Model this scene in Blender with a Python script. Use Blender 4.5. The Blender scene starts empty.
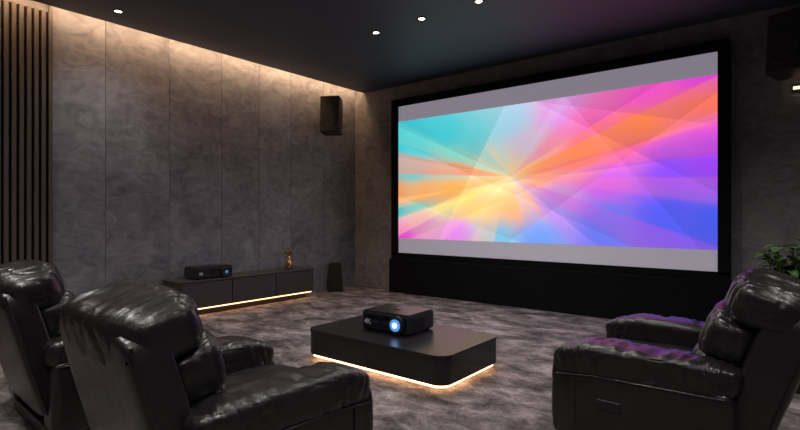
import bpy, bmesh, math, random
import numpy as np
from mathutils import Vector, Matrix, noise, Euler
random.seed(4)
S = 1.26   # unit scale to real metres
scene = bpy.context.scene
try:
    scene.view_settings.view_transform = 'Standard'
    scene.view_settings.look = 'None'
except Exception as e:
    print(e)

# ------------------------------------------------------------------ materials
def newmat(name):
    m = bpy.data.materials.new(name); m.use_nodes = True
    nt = m.node_tree
    return m, nt, nt.nodes['Principled BSDF']
def L(nt, a, b): nt.links.new(a, b)
def simple(name, col, rough=.5, metal=0., bump=0., bscale=80, spec=.5, coat=0.):
    m, nt, b = newmat(name)
    tc = nt.nodes.new('ShaderNodeTexCoord')
    n = nt.nodes.new('ShaderNodeTexNoise'); n.inputs['Scale'].default_value = bscale
    n.inputs['Detail'].default_value = 4
    L(nt, tc.outputs['Object'], n.inputs['Vector'])
    r = nt.nodes.new('ShaderNodeValToRGB')
    r.color_ramp.elements[0].color = (*[c*.85 for c in col], 1)
    r.color_ramp.elements[1].color = (*[min(1, c*1.15) for c in col], 1)
    L(nt, n.outputs['Fac'], r.inputs['Fac']); L(nt, r.outputs['Color'], b.inputs['Base Color'])
    b.inputs['Roughness'].default_value = rough; b.inputs['Metallic'].default_value = metal
    b.inputs['Specular IOR Level'].default_value = spec
    b.inputs['Coat Weight'].default_value = coat
    if bump:
        bp = nt.nodes.new('ShaderNodeBump'); bp.inputs['Strength'].default_value = bump
        bp.inputs['Distance'].default_value = .01
        L(nt, n.outputs['Fac'], bp.inputs['Height']); L(nt, bp.outputs['Normal'], b.inputs['Normal'])
    return m
def emis(name, col, st):
    m, nt, b = newmat(name)
    b.inputs['Base Color'].default_value = (*[c*.3 for c in col], 1)
    b.inputs['Emission Color'].default_value = (*col, 1)
    b.inputs['Emission Strength'].default_value = st
    return m
def plaster(name, dark, light, scale=1.6, rough=.7):
    m, nt, b = newmat(name)
    tc = nt.nodes.new('ShaderNodeTexCoord')
    oi = nt.nodes.new('ShaderNodeObjectInfo')
    add = nt.nodes.new('ShaderNodeVectorMath'); add.operation = 'ADD'
    mul = nt.nodes.new('ShaderNodeVectorMath'); mul.operation = 'SCALE'; mul.inputs[0].default_value = (7, 13, 5)
    L(nt, oi.outputs['Random'], mul.inputs['Scale'])
    L(nt, tc.outputs['Object'], add.inputs[0]); L(nt, mul.outputs[0], add.inputs[1])
    n = nt.nodes.new('ShaderNodeTexNoise'); n.inputs['Scale'].default_value = scale
    n.inputs['Detail'].default_value = 9; n.inputs['Roughness'].default_value = .6; n.inputs['Distortion'].default_value = 1.0
    L(nt, add.outputs[0], n.inputs['Vector'])
    mp = nt.nodes.new('ShaderNodeMapping'); mp.inputs['Rotation'].default_value = (.9, 0, 0); mp.inputs['Scale'].default_value = (1, 1, 1.5)
    L(nt, add.outputs[0], mp.inputs['Vector'])
    n2 = nt.nodes.new('ShaderNodeTexNoise'); n2.inputs['Scale'].default_value = scale*2.6
    n2.inputs['Detail'].default_value = 8; n2.inputs['Distortion'].default_value = 1.8
    L(nt, mp.outputs[0], n2.inputs['Vector'])
    mx = nt.nodes.new('ShaderNodeMath'); mx.operation = 'MULTIPLY_ADD'; mx.inputs[1].default_value = .5
    L(nt, n2.outputs['Fac'], mx.inputs[0])
    m3 = nt.nodes.new('ShaderNodeMath'); m3.operation = 'MULTIPLY'; m3.inputs[1].default_value = .5
    L(nt, n.outputs['Fac'], m3.inputs[0]); L(nt, m3.outputs[0], mx.inputs[2])
    r = nt.nodes.new('ShaderNodeValToRGB')
    r.color_ramp.elements[0].position = .36; r.color_ramp.elements[0].color = (*dark, 1)
    r.color_ramp.elements[1].position = .64; r.color_ramp.elements[1].color = (*light, 1)
    L(nt, mx.outputs[0], r.inputs['Fac']); L(nt, r.outputs['Color'], b.inputs['Base Color'])
    b.inputs['Roughness'].default_value = rough
    bp = nt.nodes.new('ShaderNodeBump'); bp.inputs['Strength'].default_value = .5; bp.inputs['Distance'].default_value = .03
    L(nt, mx.outputs[0], bp.inputs['Height']); L(nt, bp.outputs['Normal'], b.inputs['Normal'])
    return m
def carpet():
    m, nt, b = newmat('carpet_pile')
    tc = nt.nodes.new('ShaderNodeTexCoord')
    mp = nt.nodes.new('ShaderNodeMapping'); mp.inputs['Scale'].default_value = (1, 1.5, 1); mp.inputs['Rotation'].default_value = (0, 0, .3)
    L(nt, tc.outputs['Object'], mp.inputs['Vector'])
    n = nt.nodes.new('ShaderNodeTexNoise'); n.inputs['Scale'].default_value = 3.4; n.inputs['Detail'].default_value = 10
    n.inputs['Roughness'].default_value = .72; n.inputs['Distortion'].default_value = .4
    L(nt, mp.outputs[0], n.inputs['Vector'])
    r = nt.nodes.new('ShaderNodeValToRGB')
    e = r.color_ramp.elements
    e[0].position = .37; e[0].color = (.055, .048, .049, 1)
    e[1].position = .64; e[1].color = (.43, .375, .375, 1)
    k = e.new(.5); k.color = (.185, .160, .162, 1)
    L(nt, n.outputs['Fac'], r.inputs['Fac'])
    f = nt.nodes.new('ShaderNodeTexNoise'); f.inputs['Scale'].default_value = 90; f.inputs['Detail'].default_value = 3
    L(nt, tc.outputs['Object'], f.inputs['Vector'])
    mixn = nt.nodes.new('ShaderNodeMix'); mixn.data_type = 'RGBA'; mixn.blend_type = 'MULTIPLY'; mixn.inputs['Factor'].default_value = .5
    L(nt, r.outputs['Color'], mixn.inputs['A'])
    fr = nt.nodes.new('ShaderNodeValToRGB'); fr.color_ramp.elements[0].position = .35; fr.color_ramp.elements[1].position = .6
    fr.color_ramp.elements[0].color = (.35, .35, .35, 1)
    L(nt, f.outputs['Fac'], fr.inputs['Fac']); L(nt, fr.outputs['Color'], mixn.inputs['B'])
    L(nt, mixn.outputs['Result'], b.inputs['Base Color'])
    b.inputs['Roughness'].default_value = .9; b.inputs['Specular IOR Level'].default_value = .15
    ad = nt.nodes.new('ShaderNodeMath'); ad.operation = 'MULTIPLY_ADD'; ad.inputs[1].default_value = .2
    L(nt, f.outputs['Fac'], ad.inputs[0]); L(nt, n.outputs['Fac'], ad.inputs[2])
    bp = nt.nodes.new('ShaderNodeBump'); bp.inputs['Strength'].default_value = .4; bp.inputs['Distance'].default_value = .02
    L(nt, ad.outputs[0], bp.inputs['Height']); L(nt, bp.outputs['Normal'], b.inputs['Normal'])
    return m
def leather():
    m, nt, b = newmat('black_leather')
    tc = nt.nodes.new('ShaderNodeTexCoord')
    v = nt.nodes.new('ShaderNodeTexVoronoi'); v.inputs['Scale'].default_value = 150
    L(nt, tc.outputs['Object'], v.inputs['Vector'])
    n = nt.nodes.new('ShaderNodeTexNoise'); n.inputs['Scale'].default_value = 16; n.inputs['Detail'].default_value = 5; n.inputs['Distortion'].default_value = 1.2
    L(nt, tc.outputs['Object'], n.inputs['Vector'])
    r = nt.nodes.new('ShaderNodeValToRGB')
    r.color_ramp.elements[0].color = (.008, .007, .0075, 1); r.color_ramp.elements[1].color = (.022, .019, .020, 1)
    L(nt, n.outputs['Fac'], r.inputs['Fac']); L(nt, r.outputs['Color'], b.inputs['Base Color'])
    b.inputs['Roughness'].default_value = .31
    b.inputs['Specular IOR Level'].default_value = .65
    b1 = nt.nodes.new('ShaderNodeBump'); b1.inputs['Strength'].default_value = .15; b1.inputs['Distance'].default_value = .003
    L(nt, v.outputs['Distance'], b1.inputs['Height'])
    b2 = nt.nodes.new('ShaderNodeBump'); b2.inputs['Strength'].default_value = .2; b2.inputs['Distance'].default_value = .01
    L(nt, n.outputs['Fac'], b2.inputs['Height']); L(nt, b1.outputs['Normal'], b2.inputs['Normal'])
    L(nt, b2.outputs['Normal'], b.inputs['Normal'])
    return m

M_wallL = plaster('wall_plaster_grey', (.155, .16, .183), (.34, .35, .39))
M_wallS = plaster('wall_plaster_taupe', (.165, .16, .165), (.33, .32, .33), 2.2)
M_wall = plaster('wall_plaster_dark', (.12, .12, .13), (.22, .22, .24))
M_ceil = simple('ceiling_paint_charcoal', (.062, .08, .108), .55, bump=.05, bscale=40)
M_slat = simple('dark_walnut_slat', (.12, .10, .09), .5, bscale=12)
M_slatback = simple('slat_backing_felt', (.012, .01, .01), .9)
M_carpet = carpet(); M_leather = leather()
M_black = simple('black_satin', (.014, .014, .015), .35)
M_lac = simple('black_lacquer', (.014, .0135, .014), .28)
M_matte = simple('black_velvet', (.006, .006, .007), .9, spec=.2)
M_plastic = simple('black_plastic', (.025, .027, .031), .35, bump=.1, bscale=300)
M_grille = simple('speaker_cloth', (.026, .026, .028), .8, bump=.4, bscale=400)
M_spk = simple('speaker_cabinet_black', (.022, .022, .024), .4)
M_console = simple('console_wood_charcoal', (.06, .056, .059), .42, bscale=6)
M_gold = simple('brushed_brass', (.75, .48, .24), .25, 1.)
M_leaf = simple('plant_leaf', (.07, .15, .035), .45, bscale=8)
M_dry = simple('dried_flower', (.30, .17, .09), .8)
M_pot = simple('ceramic_pot', (.05, .05, .052), .4)
M_soil = simple('potting_soil', (.02, .013, .009), .95, bump=.5)
M_warm = emis('warm_led_strip', (1, .60, .33), 46)
M_warm2 = emis('warm_led_underglow', (1, .55, .27), 5.5)
M_warm3 = emis('amber_led_underglow', (1, .50, .23), 4.5)
M_sconce = emis('warm_lamp_bar', (1, .68, .42), 2)
M_lampE = emis('downlight_lens', (1, .86, .68), 14)
M_white = simple('white_print', (.8, .8, .8), .5)
M_chrome = simple('lens_ring_metal', (.3, .3, .32), .2, 1.)
M_blueE = emis('lens_glow_blue', (.10, .38, 1), .8)
M_dimE = emis('lens_reflex', (.15, .35, .8), .35)  # weak emission painted as a glint on the unlit projector's lens
M_whiteE = emis('lens_core', (.6, .85, 1), 1.5)
M_glass = simple('lens_glass', (.005, .008, .015), .05, coat=1.)

# ------------------------------------------------------------------ helpers
def empty(name, loc=(0, 0, 0), rz=0, sc=1):
    o = bpy.data.objects.new(name, None); scene.collection.objects.link(o)
    o.location = loc; o.rotation_euler = (0, 0, rz); o.scale = (sc,)*3; o.empty_display_size = .1
    return o
def mk(name, bm, mat, parent=None, smooth=False, loc=(0, 0, 0), rot=(0, 0, 0)):
    me = bpy.data.meshes.new(name); bm.normal_update(); bm.to_mesh(me); bm.free()
    if mat: me.materials.append(mat)
    if smooth:
        for p in me.polygons: p.use_smooth = True
    o = bpy.data.objects.new(name, me); scene.collection.objects.link(o)
    o.location = loc; o.rotation_euler = rot
    if parent: o.parent = parent
    return o
def box(name, lo, hi, mat, parent=None, bevel=0., rot=(0, 0, 0), seg=3):
    c = [(a+b)/2 for a, b in zip(lo, hi)]; d = [abs(b-a) for a, b in zip(lo, hi)]
    bm = bmesh.new(); bmesh.ops.create_cube(bm, size=1)
    bmesh.ops.scale(bm, vec=d, verts=bm.verts)
    if bevel:
        bmesh.ops.bevel(bm, geom=bm.edges[:], offset=bevel, segments=seg, profile=.5, affect='EDGES')
    return mk(name, bm, mat, parent, False, c, rot)
def cyl(name, c, r, h, mat, parent=None, rot=(0, 0, 0), r2=None, seg=40, bevel=0.):
    bm = bmesh.new()
    bmesh.ops.create_cone(bm, cap_ends=True, segments=seg, radius1=r, radius2=r if r2 is None else r2, depth=h)
    if bevel:
        es = [e for e in bm.edges if abs(e.verts[0].co.z-e.verts[1].co.z) < 1e-6]
        bmesh.ops.bevel(bm, geom=es, offset=bevel, segments=2, affect='EDGES')
    return mk(name, bm, mat, parent, False, c, rot)
def rounded_slab(name, x0, x1, y0, y1, z0, z1, r, mat, parent=None, bev=.0, seg=14):
    bm = bmesh.new(); vs = []
    for cx, cy, a0 in ((x1-r, y1-r, 0), (x0+r, y1-r, 90), (x0+r, y0+r, 180), (x1-r, y0+r, 270)):
        for i in range(seg+1):
            a = math.radians(a0+90*i/seg)
            vs.append(bm.verts.new((cx+r*math.cos(a), cy+r*math.sin(a), z0)))
    f = bm.faces.new(vs)
    ext = bmesh.ops.extrude_face_region(bm, geom=[f])
    up = [v for v in ext['geom'] if isinstance(v, bmesh.types.BMVert)]
    bmesh.ops.translate(bm, vec=(0, 0, z1-z0), verts=up)
    bmesh.ops.recalc_face_normals(bm, faces=bm.faces[:])
    if bev:
        es = [e for e in bm.edges if abs(e.verts[0].co.z-e.verts[1].co.z) < 1e-6]
        bmesh.ops.bevel(bm, geom=es, offset=bev, segments=2, affect='EDGES')
    return mk(name, bm, mat, parent)
def lathe(name, prof, mat, parent=None, loc=(0, 0, 0), seg=40):
    bm = bmesh.new(); rings = []
    for r, z in prof:
        rings.append([bm.verts.new((r*math.cos(2*math.pi*i/seg), r*math.sin(2*math.pi*i/seg), z)) for i in range(seg)])
    for a, b in zip(rings[:-1], rings[1:]):
        for i in range(seg):
            bm.faces.new((a[i], a[(i+1) % seg], b[(i+1) % seg], b[i]))
    bm.faces.new(rings[0][::-1])
    return mk(name, bm, mat, parent, True, loc)
def cushion(name, c, h, p, mat, parent, rot=(0, 0, 0), wr=.006, lump=.005, res=34, fold='x', freq=16, seed=0, shape=None):
    """stuffed leather cushion: rounded body, soft lumps, and gathered folds that run out from its seams.
    fold = axis along which the folds repeat"""
    bm = bmesh.new(); bmesh.ops.create_cube(bm, size=2)
    bmesh.ops.subdivide_edges(bm, edges=bm.edges[:], cuts=res, use_grid_fill=True)
    for v in bm.verts:
        q = v.co
        q = Vector([math.sin(t*math.pi/2*.92)/math.sin(math.pi/2*.92) for t in q])
        s = (abs(q.x)**p+abs(q.y)**p+abs(q.z)**p)**(-1/p)
        q = q*s
        v.co = Vector((q.x*h[0], q.y*h[1], q.z*h[2]))
    if shape:
        for v in bm.verts: v.co = shape(v.co)
    bm.normal_update()
    off = Vector((seed*3.1+.37, seed*1.7+.11, seed*.9))
    ai = 'xyz'.index(fold)
    others = [i for i in range(3) if i != ai]
    mv = []
    for v in bm.verts:
        P = v.co
        a = noise.noise(P*4.5+off)*lump
        warp = noise.noise(P*5+off)*.05
        W = Vector((0, 0, 0)); W[ai] = (P[ai]+warp)*freq
        for i in others: W[i] = P[i]*freq*.16
        r1 = max(0, 1-abs(noise.noise(W+off))*2.6)**2
        r2 = max(0, 1-abs(noise.noise(W*1.9+off*2))*2.8)**2
        e = max(min(1, abs(P[i])/h[i]) for i in others)
        m = .28+.72*e**5
        r3 = max(0, 1-abs(noise.noise(P*5+off*1.3))*8)**2*.35
        mv.append(v.normal*(a-(r1+.3*r2)*wr*m-r3*wr*.6))
    for v, d in zip(bm.verts, mv): v.co += d
    return mk(name, bm, mat, parent, True, c, rot)
def tube(name, pts, r, mat, parent=None, cyclic=False):
    cu = bpy.data.curves.new(name, 'CURVE'); cu.dimensions = '3D'; cu.bevel_depth = r; cu.bevel_resolution = 3
    sp = cu.splines.new('POLY'); sp.points.add(len(pts)-1)
    for q, pt in zip(sp.points, pts): q.co = (*pt, 1)
    sp.use_cyclic_u = cyclic
    cu.materials.append(mat)
    o = bpy.data.objects.new(name, cu); scene.collection.objects.link(o)
    if parent: o.parent = parent
    return o

# ------------------------------------------------------------------ room shell
XL, YS, ZC, XR, YB = -5.70, 5.95, 3.12, 1.9, -2.6
ZT = 3.36
floor = box('floor', (XL-.1, YB-.1, -.1), (XR+.1, YS+.1, 0), M_carpet)
wl = box('wall_left', (XL-.12, YB, 0), (XL-.008, YS, ZT), M_wall)
seams = [1.69, 2.17, 2.85, 3.52, 4.08, 4.62, 5.25, YS]
def kid(o, par):
    o.parent = par; o.matrix_parent_inverse = Matrix.Translation(par.location).inverted()
    return o
for a, b in zip(seams[:-1], seams[1:]):
    kid(box('panel', (XL-.008, a+.0018, 0), (XL, b-.0018, ZT), M_wallL, None, .0015, seg=1), wl)
kid(box('slat_backing', (XL-.008, YB, 0), (XL-.004, 1.69, ZC), M_slatback), wl)
y = YB+.02
while y < 1.66:
    kid(box('slat', (XL-.004, y, 0), (XL+.03, y+.034, ZC-.0), M_slat, None, .003, seg=1), wl)
    y += .058
kid(box('slat_edge_trim', (XL-.004, 1.665, 0), (XL+.014, 1.688, ZT), M_slat), wl)
box('wall_screen', (XL-.12, YS, 0), (XR+.1, YS+.1, ZT), M_wallS)
box('wall_right', (XR, YB, 0), (XR+.1, YS, ZT), M_wall)
box('wall_back', (XL-.12, YB-.1, 0), (XR+.1, YB, ZT), M_wall)
GAP = .19
ce = box('ceiling', (XL+GAP, YB, ZC), (XR, YS, ZC+.05), M_ceil)
kid(box('ceiling_void_slab', (XL-.12, YB, ZT), (XR, YS, ZT+.06), M_ceil), ce)
box('cove_light_strip', (XL+GAP-.05, YB+.02, ZC+.085), (XL+GAP-.02, YS-.005, ZC+.10), M_warm)
kid(box('cove_bracket', (XL+GAP-.055, YB+.02, ZC+.10), (XL+GAP+.03, YS-.005, ZC+.115), M_black), ce)
kid(box('cove_upstand', (XL+GAP+.01, YB+.02, ZC+.05), (XL+GAP+.03, YS-.005, ZC+.10), M_black), ce)

sp = empty('slat_wall_panel', (0, 0, 0))
box('backing', (.12, YS-.02, 0), (XR, YS-.001, ZC), M_slatback, sp)
x = .13
while x < XR-.04:
    box('slat', (x, YS-.055, 0), (x+.034, YS-.02, ZC), M_slat, sp); x += .058

# ------------------------------------------------------------------ projection screen
scr = empty('projection_screen', (0, 0, 0))
X0, X1 = -4.695, -.634
FX0, FX1, FZ1 = -4.81, -.534, 2.874
YF = 5.80
box('frame_top', (FX0, YF, 2.77), (FX1, YS-.001, FZ1), M_matte, scr, .004)
box('frame_left', (FX0, YF, .56), (X0, YS-.001, 2.77), M_matte, scr)
box('frame_right', (X1, YF, .56), (FX1, YS-.001, 2.77), M_matte, scr)
m, nt, b = newmat('screen_fabric')
b.inputs['Base Color'].default_value = (.45, .44, .47, 1); b.inputs['Roughness'].default_value = .8
b.inputs['Emission Color'].default_value = (.55, .5, .62, 1); b.inputs['Emission Strength'].default_value = .36  # faint emission stands in for projector spill on the fabric
box('screen_fabric', (X0, 5.835, .56), (X1, 5.86, 2.77), m, scr)
box('frame_bottom', (FX0, YF, .50), (FX1, YS-.001, .587), M_matte, scr)
lower = box('screen_lower_cabinet', (FX0-.01, 5.76, 0), (FX1+.01, YS-.001, .50), M_matte, None, .006)

def srgb2lin(c):
    c = np.asarray(c, float)/255.
    return np.where(c <= .04045, c/12.92, ((c+.055)/1.055)**2.4)
ctrl = [(0,0,50,200,215),(.1,.08,60,205,220),(.2,.05,80,212,225),(.33,.06,110,215,225),(.45,.05,160,205,228),(.5,.2,205,190,215),(.62,.05,225,150,228),(.85,.05,245,95,205),
(1,0,225,80,225),(0,.2,60,200,210),(.1,.25,90,208,212),(.25,.22,130,220,210),(.38,.3,215,212,185),(.13,.42,250,165,120),(0,.42,250,130,90),(.25,.42,255,170,95),
(.3,.55,255,205,110),(.42,.5,255,228,150),(.5,.45,255,180,110),(.6,.28,250,160,160),(.7,.3,255,120,120),(.85,.3,255,130,90),(1,.22,255,110,110),(.72,.17,245,110,190),
(1,.42,210,85,205),(.85,.45,245,110,150),(.7,.5,250,145,110),(.58,.55,255,160,115),(0,.65,60,195,210),(.12,.62,120,215,205),(.22,.7,225,215,150),(.03,.97,225,80,200),(.12,.85,215,140,180),
(.25,.97,215,130,220),(.35,.72,255,210,115),(.48,.72,250,175,105),(.42,.97,120,190,225),(.55,.97,100,150,240),(.62,.75,190,140,210),(.75,.7,190,95,220),(.75,.95,80,120,235),
(.9,.68,130,80,235),(.9,.9,85,95,235),(1,.95,75,95,230),(1,.65,150,75,230)]
NX, NY = 560, 250
uu, tt = np.meshgrid(np.linspace(0, 1, NX), np.linspace(0, 1, NY))
ax, ay = uu.copy()*2.3, tt.copy()
du = np.zeros_like(uu); dt = np.zeros_like(uu); br = np.ones_like(uu)
lines = [(1.03,.52,12,.09),(1.03,.52,-28,.10),(1.03,.52,-17,.08),(1.03,.52,38,.07),(1.03,.52,25,.07),(1.03,.52,170,.08),
         (.5,.4,24,.05),(.3,.75,-14,.06),(1.5,.5,-20,.06),(1.7,.3,32,.05),(1.3,.8,-35,.05),(.8,.9,18,.05),(1.9,.6,52,.04),(.9,.15,-60,.03),(1.6,.1,15,.05),(.6,.6,-5,.05)]
for i, (lx, ly, an, am) in enumerate(lines):
    a = math.radians(an); nx_, ny_ = -math.sin(a), math.cos(a)
    d = (ax-lx)*nx_+(ay-ly)*ny_
    side = np.tanh(d*220)
    along = (ax-lx)*math.cos(a)+(ay-ly)*math.sin(a)
    vis = 1/(1+np.exp(-along*8*(1 if i % 2 else -1))) if i < 6 else 1.
    du += side*am*.18*nx_*vis*(1 if i % 2 else -1)
    dt += side*am*.45*ny_*vis*(1 if i % 3 else -1)
    br += np.where(d > 0, np.exp(-np.abs(d)/.16)*.11, -np.exp(-np.abs(d)/.3)*.05)*vis
su = uu+du; st_ = tt+dt
num = np.zeros((NY, NX, 3)); den = np.zeros((NY, NX))
for (cu_, ct, r_, g_, b_) in ctrl:
    d2 = ((su-cu_)*1.9)**2+(st_-ct)**2+.008
    w = 1/d2**1.9
    num += w[..., None]*srgb2lin((r_, g_, b_)); den += w
col = num/den[..., None]
ang = np.degrees(np.arctan2(ay-.52, ax-1.03)) % 360
rad = np.hypot(ax-1.03, ay-.52)
rays = [(338, 349, (255, 145, 75), .7), (349, 357, (255, 105, 120), .4), (318, 330, (250, 120, 190), .35), (304, 312, (215, 200, 235), .3),
        (3, 10, (240, 120, 150), .3), (20, 30, (200, 90, 215), .4), (30, 46, (150, 120, 235), .35), (52, 72, (140, 170, 235), .3),
        (168, 180, (255, 185, 90), .6), (184, 194, (252, 125, 75), .7), (156, 164, (255, 225, 130), .4), (140, 152, (220, 180, 150), .3),
        (198, 207, (140, 225, 205), .5), (212, 228, (80, 212, 222), .4), (240, 262, (150, 215, 225), .3), (105, 125, (255, 195, 110), .35)]
for a0, a1, cc, al in rays:
    inside = 1/(1+np.exp(-(ang-a0)*2.2*(rad+.2)*3))*1/(1+np.exp(-(a1-ang)*1.1*(rad+.2)*2))
    al_ = (al*inside*np.clip(1.1-rad*.4, 0, 1))[..., None]
    col = col*(1-al_)+srgb2lin(cc)*al_
core = np.exp(-(rad/.12)**1.2)[..., None]*.6
col = col*(1-core)+srgb2lin((255, 240, 195))*core
col = col*br[..., None]
lum = col.mean(axis=2, keepdims=True)
col = np.clip(lum+(col-lum)*1.06, 0.01, 1.05)
xs = X0+(X1-X0)*uu; zs = 2.543+(.803-2.543)*tt
co = np.stack([xs, np.full_like(xs, 5.832), zs], -1).reshape(-1, 3)
idx = np.arange(NX*NY).reshape(NY, NX)
faces = np.stack([idx[:-1, :-1], idx[1:, :-1], idx[1:, 1:], idx[:-1, 1:]], -1).reshape(-1, 4)
me = bpy.data.meshes.new('projected_picture')
me.vertices.add(len(co)); me.vertices.foreach_set('co', co.ravel())
me.loops.add(faces.size); me.loops.foreach_set('vertex_index', faces.ravel().astype(np.int32))
me.polygons.add(len(faces)); me.polygons.foreach_set('loop_start', np.arange(0, faces.size, 4, dtype=np.int32))
try: me.polygons.foreach_set('loop_total', np.full(len(faces), 4, dtype=np.int32))
except Exception: pass
me.update(); me.validate()
ca = me.color_attributes.new('picture', 'FLOAT_COLOR', 'POINT')
rgba = np.concatenate([col.reshape(-1, 3), np.ones((NX*NY, 1))], 1)
ca.data.foreach_set('color', rgba.ravel().astype(np.float32))
m, nt, b = newmat('projected_picture')
at = nt.nodes.new('ShaderNodeVertexColor'); at.layer_name = 'picture'
L(nt, at.outputs['Color'], b.inputs['Emission Color']); b.inputs['Emission Strength'].default_value = 1.0
b.inputs['Base Color'].default_value = (.02, .02, .02, 1); b.inputs['Roughness'].default_value = .9
me.materials.append(m)
o = bpy.data.objects.new('projected_picture', me); scene.collection.objects.link(o); o.parent = scr

# ------------------------------------------------------------------ recliners
def recliner(loc, heading, W, K=1., seed=0, tilt=15, by=-.17, thick=.075):
    e = empty('recliner_armchair', loc, math.radians(heading-90), K)
    C = lambda *a, **k: cushion(*a, M_leather, e, **k)
    box('base_frame', (-W+.1, -.30, 0), (W-.1, .38, .07), M_black, e, .01)
    for sgn, nm in ((-1, 'left'), (1, 'right')):
        x = sgn*(W-.085)
        C('side_panel_'+nm, (x, .06, .235), (.085, .37, .19), 10, wr=.002, lump=.003, seed=seed+sgn, res=24, fold='y')
        def arm_shape(P):
            t = P.y/.40; P = P.copy()
            if t > .5: P.z -= .05*(t-.5)**1.3*1.6
            P.x *= 1+.10*max(0, t)
            return P
        C('arm_pad_'+nm, (sgn*(W-.105), .07, .455), (.118, .40, .088), 3.8, wr=.014, lump=.007, seed=seed+4+sgn, fold='y', freq=16, shape=arm_shape, res=52)
        C('arm_front_'+nm, (sgn*(W-.105), .41, .25), (.10, .055, .2), 4.5, wr=.007, lump=.004, seed=seed+7+sgn, fold='x', freq=18, res=28)
        tube('side_piping', [(sgn*(W+.001), -.28, .40), (sgn*(W+.003), 0, .395), (sgn*(W+.003), .25, .39), (sgn*(W+.001), .42, .37)], .005, M_leather, e)
        tube('side_seam', [(sgn*(W+.0005), .335, .39), (sgn*(W+.0015), .335, .24), (sgn*(W+.0005), .335, .06)], .0035, M_leather, e)
        box('control_plate', (sgn*W-.006, .12, .24), (sgn*W+.006, .23, .29), M_black, e, .006)
        box('control_button', (sgn*W-.002, .15, .255), (sgn*W+.010, .20, .275), M_plastic, e, .004)
    C('seat_cushion', (0, .14, .33), (W-.19, .34, .10), 4.5, wr=.008, lump=.007, seed=seed+10, fold='x', freq=12)
    C('footrest', (0, .42, .19), (W-.195, .06, .15), 5, wr=.004, lump=.004, seed=seed+12, fold='x')
    a = math.radians(tilt)
    def bp(x, y, z):
        v = Matrix.Rotation(a, 3, 'X') @ Vector((x, y, z)); return (v.x, v.y+by, v.z+.17)
    R = (a, 0, 0)
    def sh(P):
        P = P.copy(); t = (P.z/.34+1)/2
        P.x *= 1-.10*t*t
        return P
    C('back_shell', bp(0, -.015-thick, .33), (W-.09, thick, .345), 9, rot=R, wr=.002, lump=.003, seed=seed+14, res=30, shape=sh)
    C('lumbar_cushion', bp(0, .06, .24), (W-.165, .12, .155), 3.8, rot=R, wr=.012, lump=.006, seed=seed+16, fold='x', freq=14, res=44)
    C('upper_back_cushion', bp(0, .055, .44), (W-.14, .125, .13), 3.6, rot=R, wr=.014, lump=.007, seed=seed+18, fold='x', freq=15, res=48)
    C('headrest', bp(0, .005-thick*.3, .62), (W-.115, .14+thick*.3, .125), 3.3, rot=R, wr=.018, lump=.008, seed=seed+20, fold='x', freq=16, res=56)
    for s in (-1, 1):
        pts = [bp(s*(W-.088)*(1-.10*(t*t)), -.01-2*thick+.02, .02+.62*t) for t in [i/12 for i in range(13)]]
        tube('back_piping', pts, .006, M_leather, e)
    pts = [bp(s*(W-.10)*.91, -.015-2*thick+.006, .60) for s in [i/6-1 for i in range(13)]]
    tube('back_piping', pts, .005, M_leather, e)
    return e
recliner((-1.86, 1.14, 0), 88, .45, 1., 1)
recliner((-3.28, 1.17, 0), 88, .45, 1., 31)
recliner((-.50, 2.90, 0), 178, .50, 1., 61, tilt=19, by=-.18, thick=.10)

# ------------------------------------------------------------------ coffee table
ct = empty('coffee_table')
rounded_slab('body', -3.09, -1.76, 2.65, 3.42, .05, .235, .10, M_lac, ct, .006)
rounded_slab('top_slab', -3.095, -1.755, 2.645, 3.425, .225, .245, .105, M_lac, ct, .004)
rounded_slab('light_strip', -3.07, -1.78, 2.67, 3.40, .030, .049, .09, M_warm2, ct)
rounded_slab('plinth', -3.0, -1.85, 2.75, 3.33, 0, .035, .07, M_black, ct)

# ------------------------------------------------------------------ projectors
def projector(loc, rz, w, d, h, lit):
    e = empty('projector', loc, rz)
    rounded_slab('case', -w/2, w/2, -d/2, d/2, .012, h, .025, M_plastic, e, .008)
    rounded_slab('lid', -w/2+.012, w/2-.012, -d/2+.012, d/2-.012, h, h+.006, .02, M_lac, e, .002)
    box('front_fascia', (-w/2+.02, -d/2-.004, .025), (w/2-.02, -d/2+.004, h-.02), M_glass, e, .003)
    lx = w*.27; lz = h*.52; r = h*.36
    R = (math.pi/2, 0, 0)
    cyl('lens_housing', (lx, -d/2-.012, lz), r*1.25, .03, M_plastic, e, R, bevel=.003)
    cyl('lens_ring', (lx, -d/2-.026, lz), r, .012, M_chrome, e, R, bevel=.002)
    cyl('lens', (lx, -d/2-.031, lz), r*.84, .008, M_blueE if lit else M_glass, e, R)
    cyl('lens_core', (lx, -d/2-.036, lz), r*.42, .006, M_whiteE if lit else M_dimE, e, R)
    for i in range(6):
        box('side_vent', (w/2-.003, -d/2+.05+i*.03, .03), (w/2+.002, -d/2+.062+i*.03, h-.03), M_black, e)
        box('front_vent', (-w*.02-i*.008, -d/2-.006, .035), (-w*.02-i*.008+.003, -d/2+.002, h-.035), M_black, e)
    cyl('focus_knob', (0, 0, h+.008), .022, .006, M_chrome, e)
    for sx in (-1, 1):
        for sy in (-1, 1):
            cyl('foot', (sx*(w/2-.04), sy*(d/2-.04), .006), .014, .012, M_black, e)
    t = bpy.data.curves.new('label', 'FONT'); t.body = '4K'; t.size = h*.38; t.extrude = .0006
    t.materials.append(M_white)
    to = bpy.data.objects.new('label', t); scene.collection.objects.link(to); to.parent = e
    to.location = (-w/2+.035, -d/2-.005, h*.36); to.rotation_euler = (math.pi/2, 0, 0)
    return e
projector((-2.50, 3.10, .245), math.radians(3), .46, .36, .15, True)
projector((-5.47, 3.21, .41), math.radians(90), .48, .27, .135, False)

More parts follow.
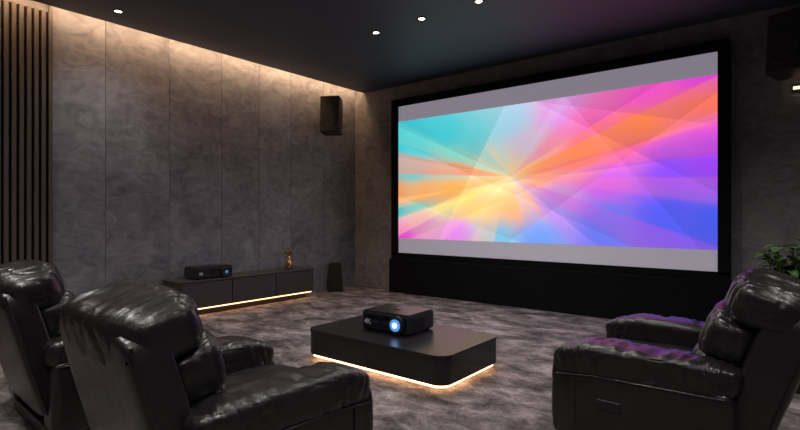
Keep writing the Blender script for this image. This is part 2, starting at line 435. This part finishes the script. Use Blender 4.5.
# ------------------------------------------------------------------ media console
mc = empty('media_console')
cx0, cx1, cy0, cy1 = -5.69, -5.30, 2.78, 4.70
box('carcass', (cx0, cy0, .09), (cx1-.018, cy1, .39), M_console, mc, .003)
box('top', (cx0, cy0-.006, .388), (cx1+.004, cy1+.006, .41), M_console, mc, .003)
n = 3; wd = (cy1-cy0)/n
for i in range(n):
    box('drawer_front', (cx1-.018, cy0+i*wd+.005, .095), (cx1, cy0+(i+1)*wd-.005, .380), M_console, mc, .002)
box('plinth', (cx0+.0, cy0+.08, 0), (cx1-.09, cy1-.08, .09), M_black, mc)
box('light_strip', (cx1-.085, cy0+.03, .078), (cx1-.02, cy1-.03, .089), M_warm3, mc)

vs = empty('flower_vase', (-5.45, 4.38, .41))
lathe('vase', [(.03, 0), (.045, .01), (.055, .05), (.045, .10), (.026, .135), (.022, .155), (.034, .175), (.030, .175), (.018, .155), (.018, .10)], M_gold, vs)
for i in range(16):
    a = random.uniform(0, 6.28); rr = random.uniform(.02, .07); hh = random.uniform(.21, .29)
    tube('stem', [(0, 0, .12), (rr*.35*math.cos(a), rr*.35*math.sin(a), .19), (rr*math.cos(a), rr*math.sin(a), hh)], .002, M_dry, vs)
    bm = bmesh.new(); bmesh.ops.create_icosphere(bm, subdivisions=2, radius=.013)
    for v in bm.verts: v.co *= 1+.35*noise.noise(v.co*120+Vector((i, 0, 0))); v.co.z *= 1.3
    mk('bloom', bm, M_dry if i % 3 else M_leaf, vs, True, (rr*math.cos(a), rr*math.sin(a), hh))

# ------------------------------------------------------------------ speakers
def speaker(name, loc, rz, w, d, h, tilt=0):
    e = empty(name, loc, rz)
    t = (math.radians(tilt), 0, 0)
    g = bpy.data.objects.new('cabinet_group', None); scene.collection.objects.link(g); g.parent = e; g.rotation_euler = t; g.empty_display_size = .05
    box('cabinet', (-w/2, -d/2, -h/2), (w/2, d/2, h/2), M_spk, g, .008)
    box('grille', (-w/2+.012, -d/2-.014, -h/2+.012), (w/2-.012, -d/2+.002, h/2-.012), M_grille, g, .006)
    for zc, r in ((-h*.18, w*.34), (h*.25, w*.17)):
        bm = bmesh.new()
        sg = 40; prof = [(r*1.1, 0), (r*1.08, .005), (r*.98, .006), (r*.9, .001), (r*.3, -.001), (r*.22, .003), (.001, .005)]
        rings = [[bm.verts.new((a*math.cos(2*math.pi*i/sg), -b_-.0145-d/2, zc+a*math.sin(2*math.pi*i/sg))) for i in range(sg)] for a, b_ in prof]
        for A, B in zip(rings[:-1], rings[1:]):
            for i in range(sg): bm.faces.new((A[i], A[(i+1) % sg], B[(i+1) % sg], B[i]))
        mk('driver', bm, M_grille, g, True)
    return e
e = speaker('wall_speaker', (-5.43, 5.16, 2.62), math.radians(30), .28, .24, .54, tilt=-4)
box('bracket_arm', (-.03, .08, .10), (.03, .22, .14), M_black, e)
box('bracket_plate', (-5.70, 5.22, 2.60), (-5.62, 5.38, 2.84), M_black).name = 'speaker_bracket_plate'
e2 = speaker('wall_speaker', (-.05, 5.62, 2.66), math.radians(-22), .30, .25, .54, tilt=-6)
box('bracket_arm', (-.03, .1, .02), (.03, .26, .07), M_black, e2)
pl = bpy.data.objects['speaker_bracket_plate']
pl.parent = e; pl.matrix_parent_inverse = (Matrix.Translation(e.location) @ e.rotation_euler.to_matrix().to_4x4()).inverted(); pl.name = 'bracket_plate'
pl2 = box('bracket_plate', (-.0, YS-.08, 2.56), (.11, YS-.001, 2.80), M_black)
pl2.parent = e2; pl2.matrix_parent_inverse = (Matrix.Translation(e2.location) @ e2.rotation_euler.to_matrix().to_4x4()).inverted()

fs = empty('floor_speaker', (-5.52, 5.32, 0), math.radians(52), 1.14)
bm = bmesh.new(); bmesh.ops.create_cube(bm, size=1)
for v in bm.verts:
    top = v.co.z > 0
    v.co = Vector((v.co.x*(.19 if not top else .15), v.co.y*(.20 if not top else .13)+(0 if not top else .02), (v.co.z+.5)*.36+.01))
bmesh.ops.bevel(bm, geom=bm.edges[:], offset=.01, segments=3, affect='EDGES')
mk('cabinet', bm, M_black, fs)
bm = bmesh.new()
q = [(-.085, -.105, .03), (.085, -.105, .03), (.066, -.052, .35), (-.066, -.052, .35)]
vv = [bm.verts.new(p) for p in q]; f = bm.faces.new(vv)
ex = bmesh.ops.extrude_face_region(bm, geom=[f]); bmesh.ops.translate(bm, vec=(0, .02, 0), verts=[v for v in ex['geom'] if isinstance(v, bmesh.types.BMVert)])
bmesh.ops.recalc_face_normals(bm, faces=bm.faces[:])
mk('grille', bm, M_black, fs)
box('base', (-.1, -.1, 0), (.1, .1, .015), M_black, fs)

sc = empty('wall_light', (.04, YS-.001, 2.33))
box('backplate', (-.10, -.02, -.03), (.14, 0, .03), M_black, sc, .004)
box('glow_bar', (-.09, -.05, -.012), (.13, -.02, .012), M_sconce, sc, .003)

# ------------------------------------------------------------------ plant
pp = empty('potted_plant', (-.04, 4.22, 0))
lathe('pot', [(.10, 0), (.12, .01), (.15, .30), (.155, .32), (.14, .32), (.135, .27), (.001, .27)], M_pot, pp)
lathe('soil', [(.138, .265), (.137, .285), (.001, .29)], M_soil, pp)
bm = bmesh.new()
def leaf(bm, base, dr, ln, wd):
    dr = dr.normalized(); side = dr.cross(Vector((0, 0, 1)))
    if side.length < .1: side = Vector((1, 0, 0))
    side.normalize(); up = side.cross(dr)
    rows = []
    for i in range(8):
        t = i/7; c = base+dr*ln*t+Vector((0, 0, -1))*ln*.35*t*t
        w = wd*math.sin(math.pi*min(1, t*.93+.05))**.8
        rows.append([bm.verts.new(c-side*w+up*w*.3), bm.verts.new(c), bm.verts.new(c+side*w+up*w*.3)])
    for A, B in zip(rows[:-1], rows[1:]):
        for j in range(2): bm.faces.new((A[j], A[j+1], B[j+1], B[j]))
for i in range(26):
    a = i*2.4+random.uniform(-.3, .3); rr = random.uniform(.03, .17); hh = random.uniform(.66, .97)
    pts = [(0, 0, .27), (rr*.3*math.cos(a), rr*.3*math.sin(a), .27+(hh-.27)*.5), (rr*math.cos(a), rr*math.sin(a), hh)]
    tube('stem', pts, .004, M_leaf, pp)
    for k in range(8):
        t = .45+.55*k/7; P = Vector(pts[1]).lerp(Vector(pts[2]), (t-.45)/.55)
        an = a+k*2.3
        leaf(bm, P, Vector((math.cos(an), math.sin(an), random.uniform(.1, .9))), random.uniform(.09, .14), .032)
mk('leaves', bm, M_leaf, pp, True)

# ------------------------------------------------------------------ ceiling downlights and unseen added fill
def spot(loc, energy, col=(1, .94, .91), ang=125):
    l = bpy.data.lights.new('spot_lamp', 'SPOT'); l.energy = energy; l.color = col
    l.spot_size = math.radians(ang); l.spot_blend = 1; l.shadow_soft_size = .06
    o = bpy.data.objects.new('spot_lamp', l); scene.collection.objects.link(o); o.location = loc
    return o
E = 125
dls = [(-5.14, 2.07, .35), (-3.57, 4.05, 1), (-2.96, 4.05, .8), (-2.31, 4.05, .8), (-1.6, 4.05, .8),  # last lamp of this row is out of view, added to light the room
       (-4.6, .2, 1), (-3.0, .2, 1.2), (-1.4, .2, 1.2), (.2, .2, 1), (.9, 2.2, 1), (.9, 4.0, 1.3), (-3.0, 2.0, .8), (-1.2, 2.0, .9), (-3, -1.6, .6), (-.5, -1.6, .6)]  # all unseen, added as fill for the room and recliner highlights
for (x, y, k) in dls:
    e = empty('ceiling_downlight_or_fill', (x, y, ZC))
    lathe('trim_ring', [(.048, 0), (.048, -.006), (.034, -.008), (.031, -.002), (.031, 0)], M_black, e)
    cyl('lens', (0, 0, -.002), .030, .004, M_lampE, e)
    o = spot((0, 0, -.02), E*k); o.parent = e

w = bpy.data.worlds.new('World'); scene.world = w; w.use_nodes = True
w.node_tree.nodes['Background'].inputs['Color'].default_value = (.02, .02, .03, 1)

cd = bpy.data.cameras.new('camera'); cam = bpy.data.objects.new('camera', cd); scene.collection.objects.link(cam)
cd.sensor_width = 36; cd.lens = 22.5; cd.clip_start = .05
cam.location = (0, 0, 1.15); cam.rotation_euler = (math.pi/2, 0, math.radians(38.66))
scene.camera = cam

for o in list(scene.objects):
    if o.parent is None:
        o.location = o.location*S
        if o.type != 'CAMERA': o.scale = o.scale*S
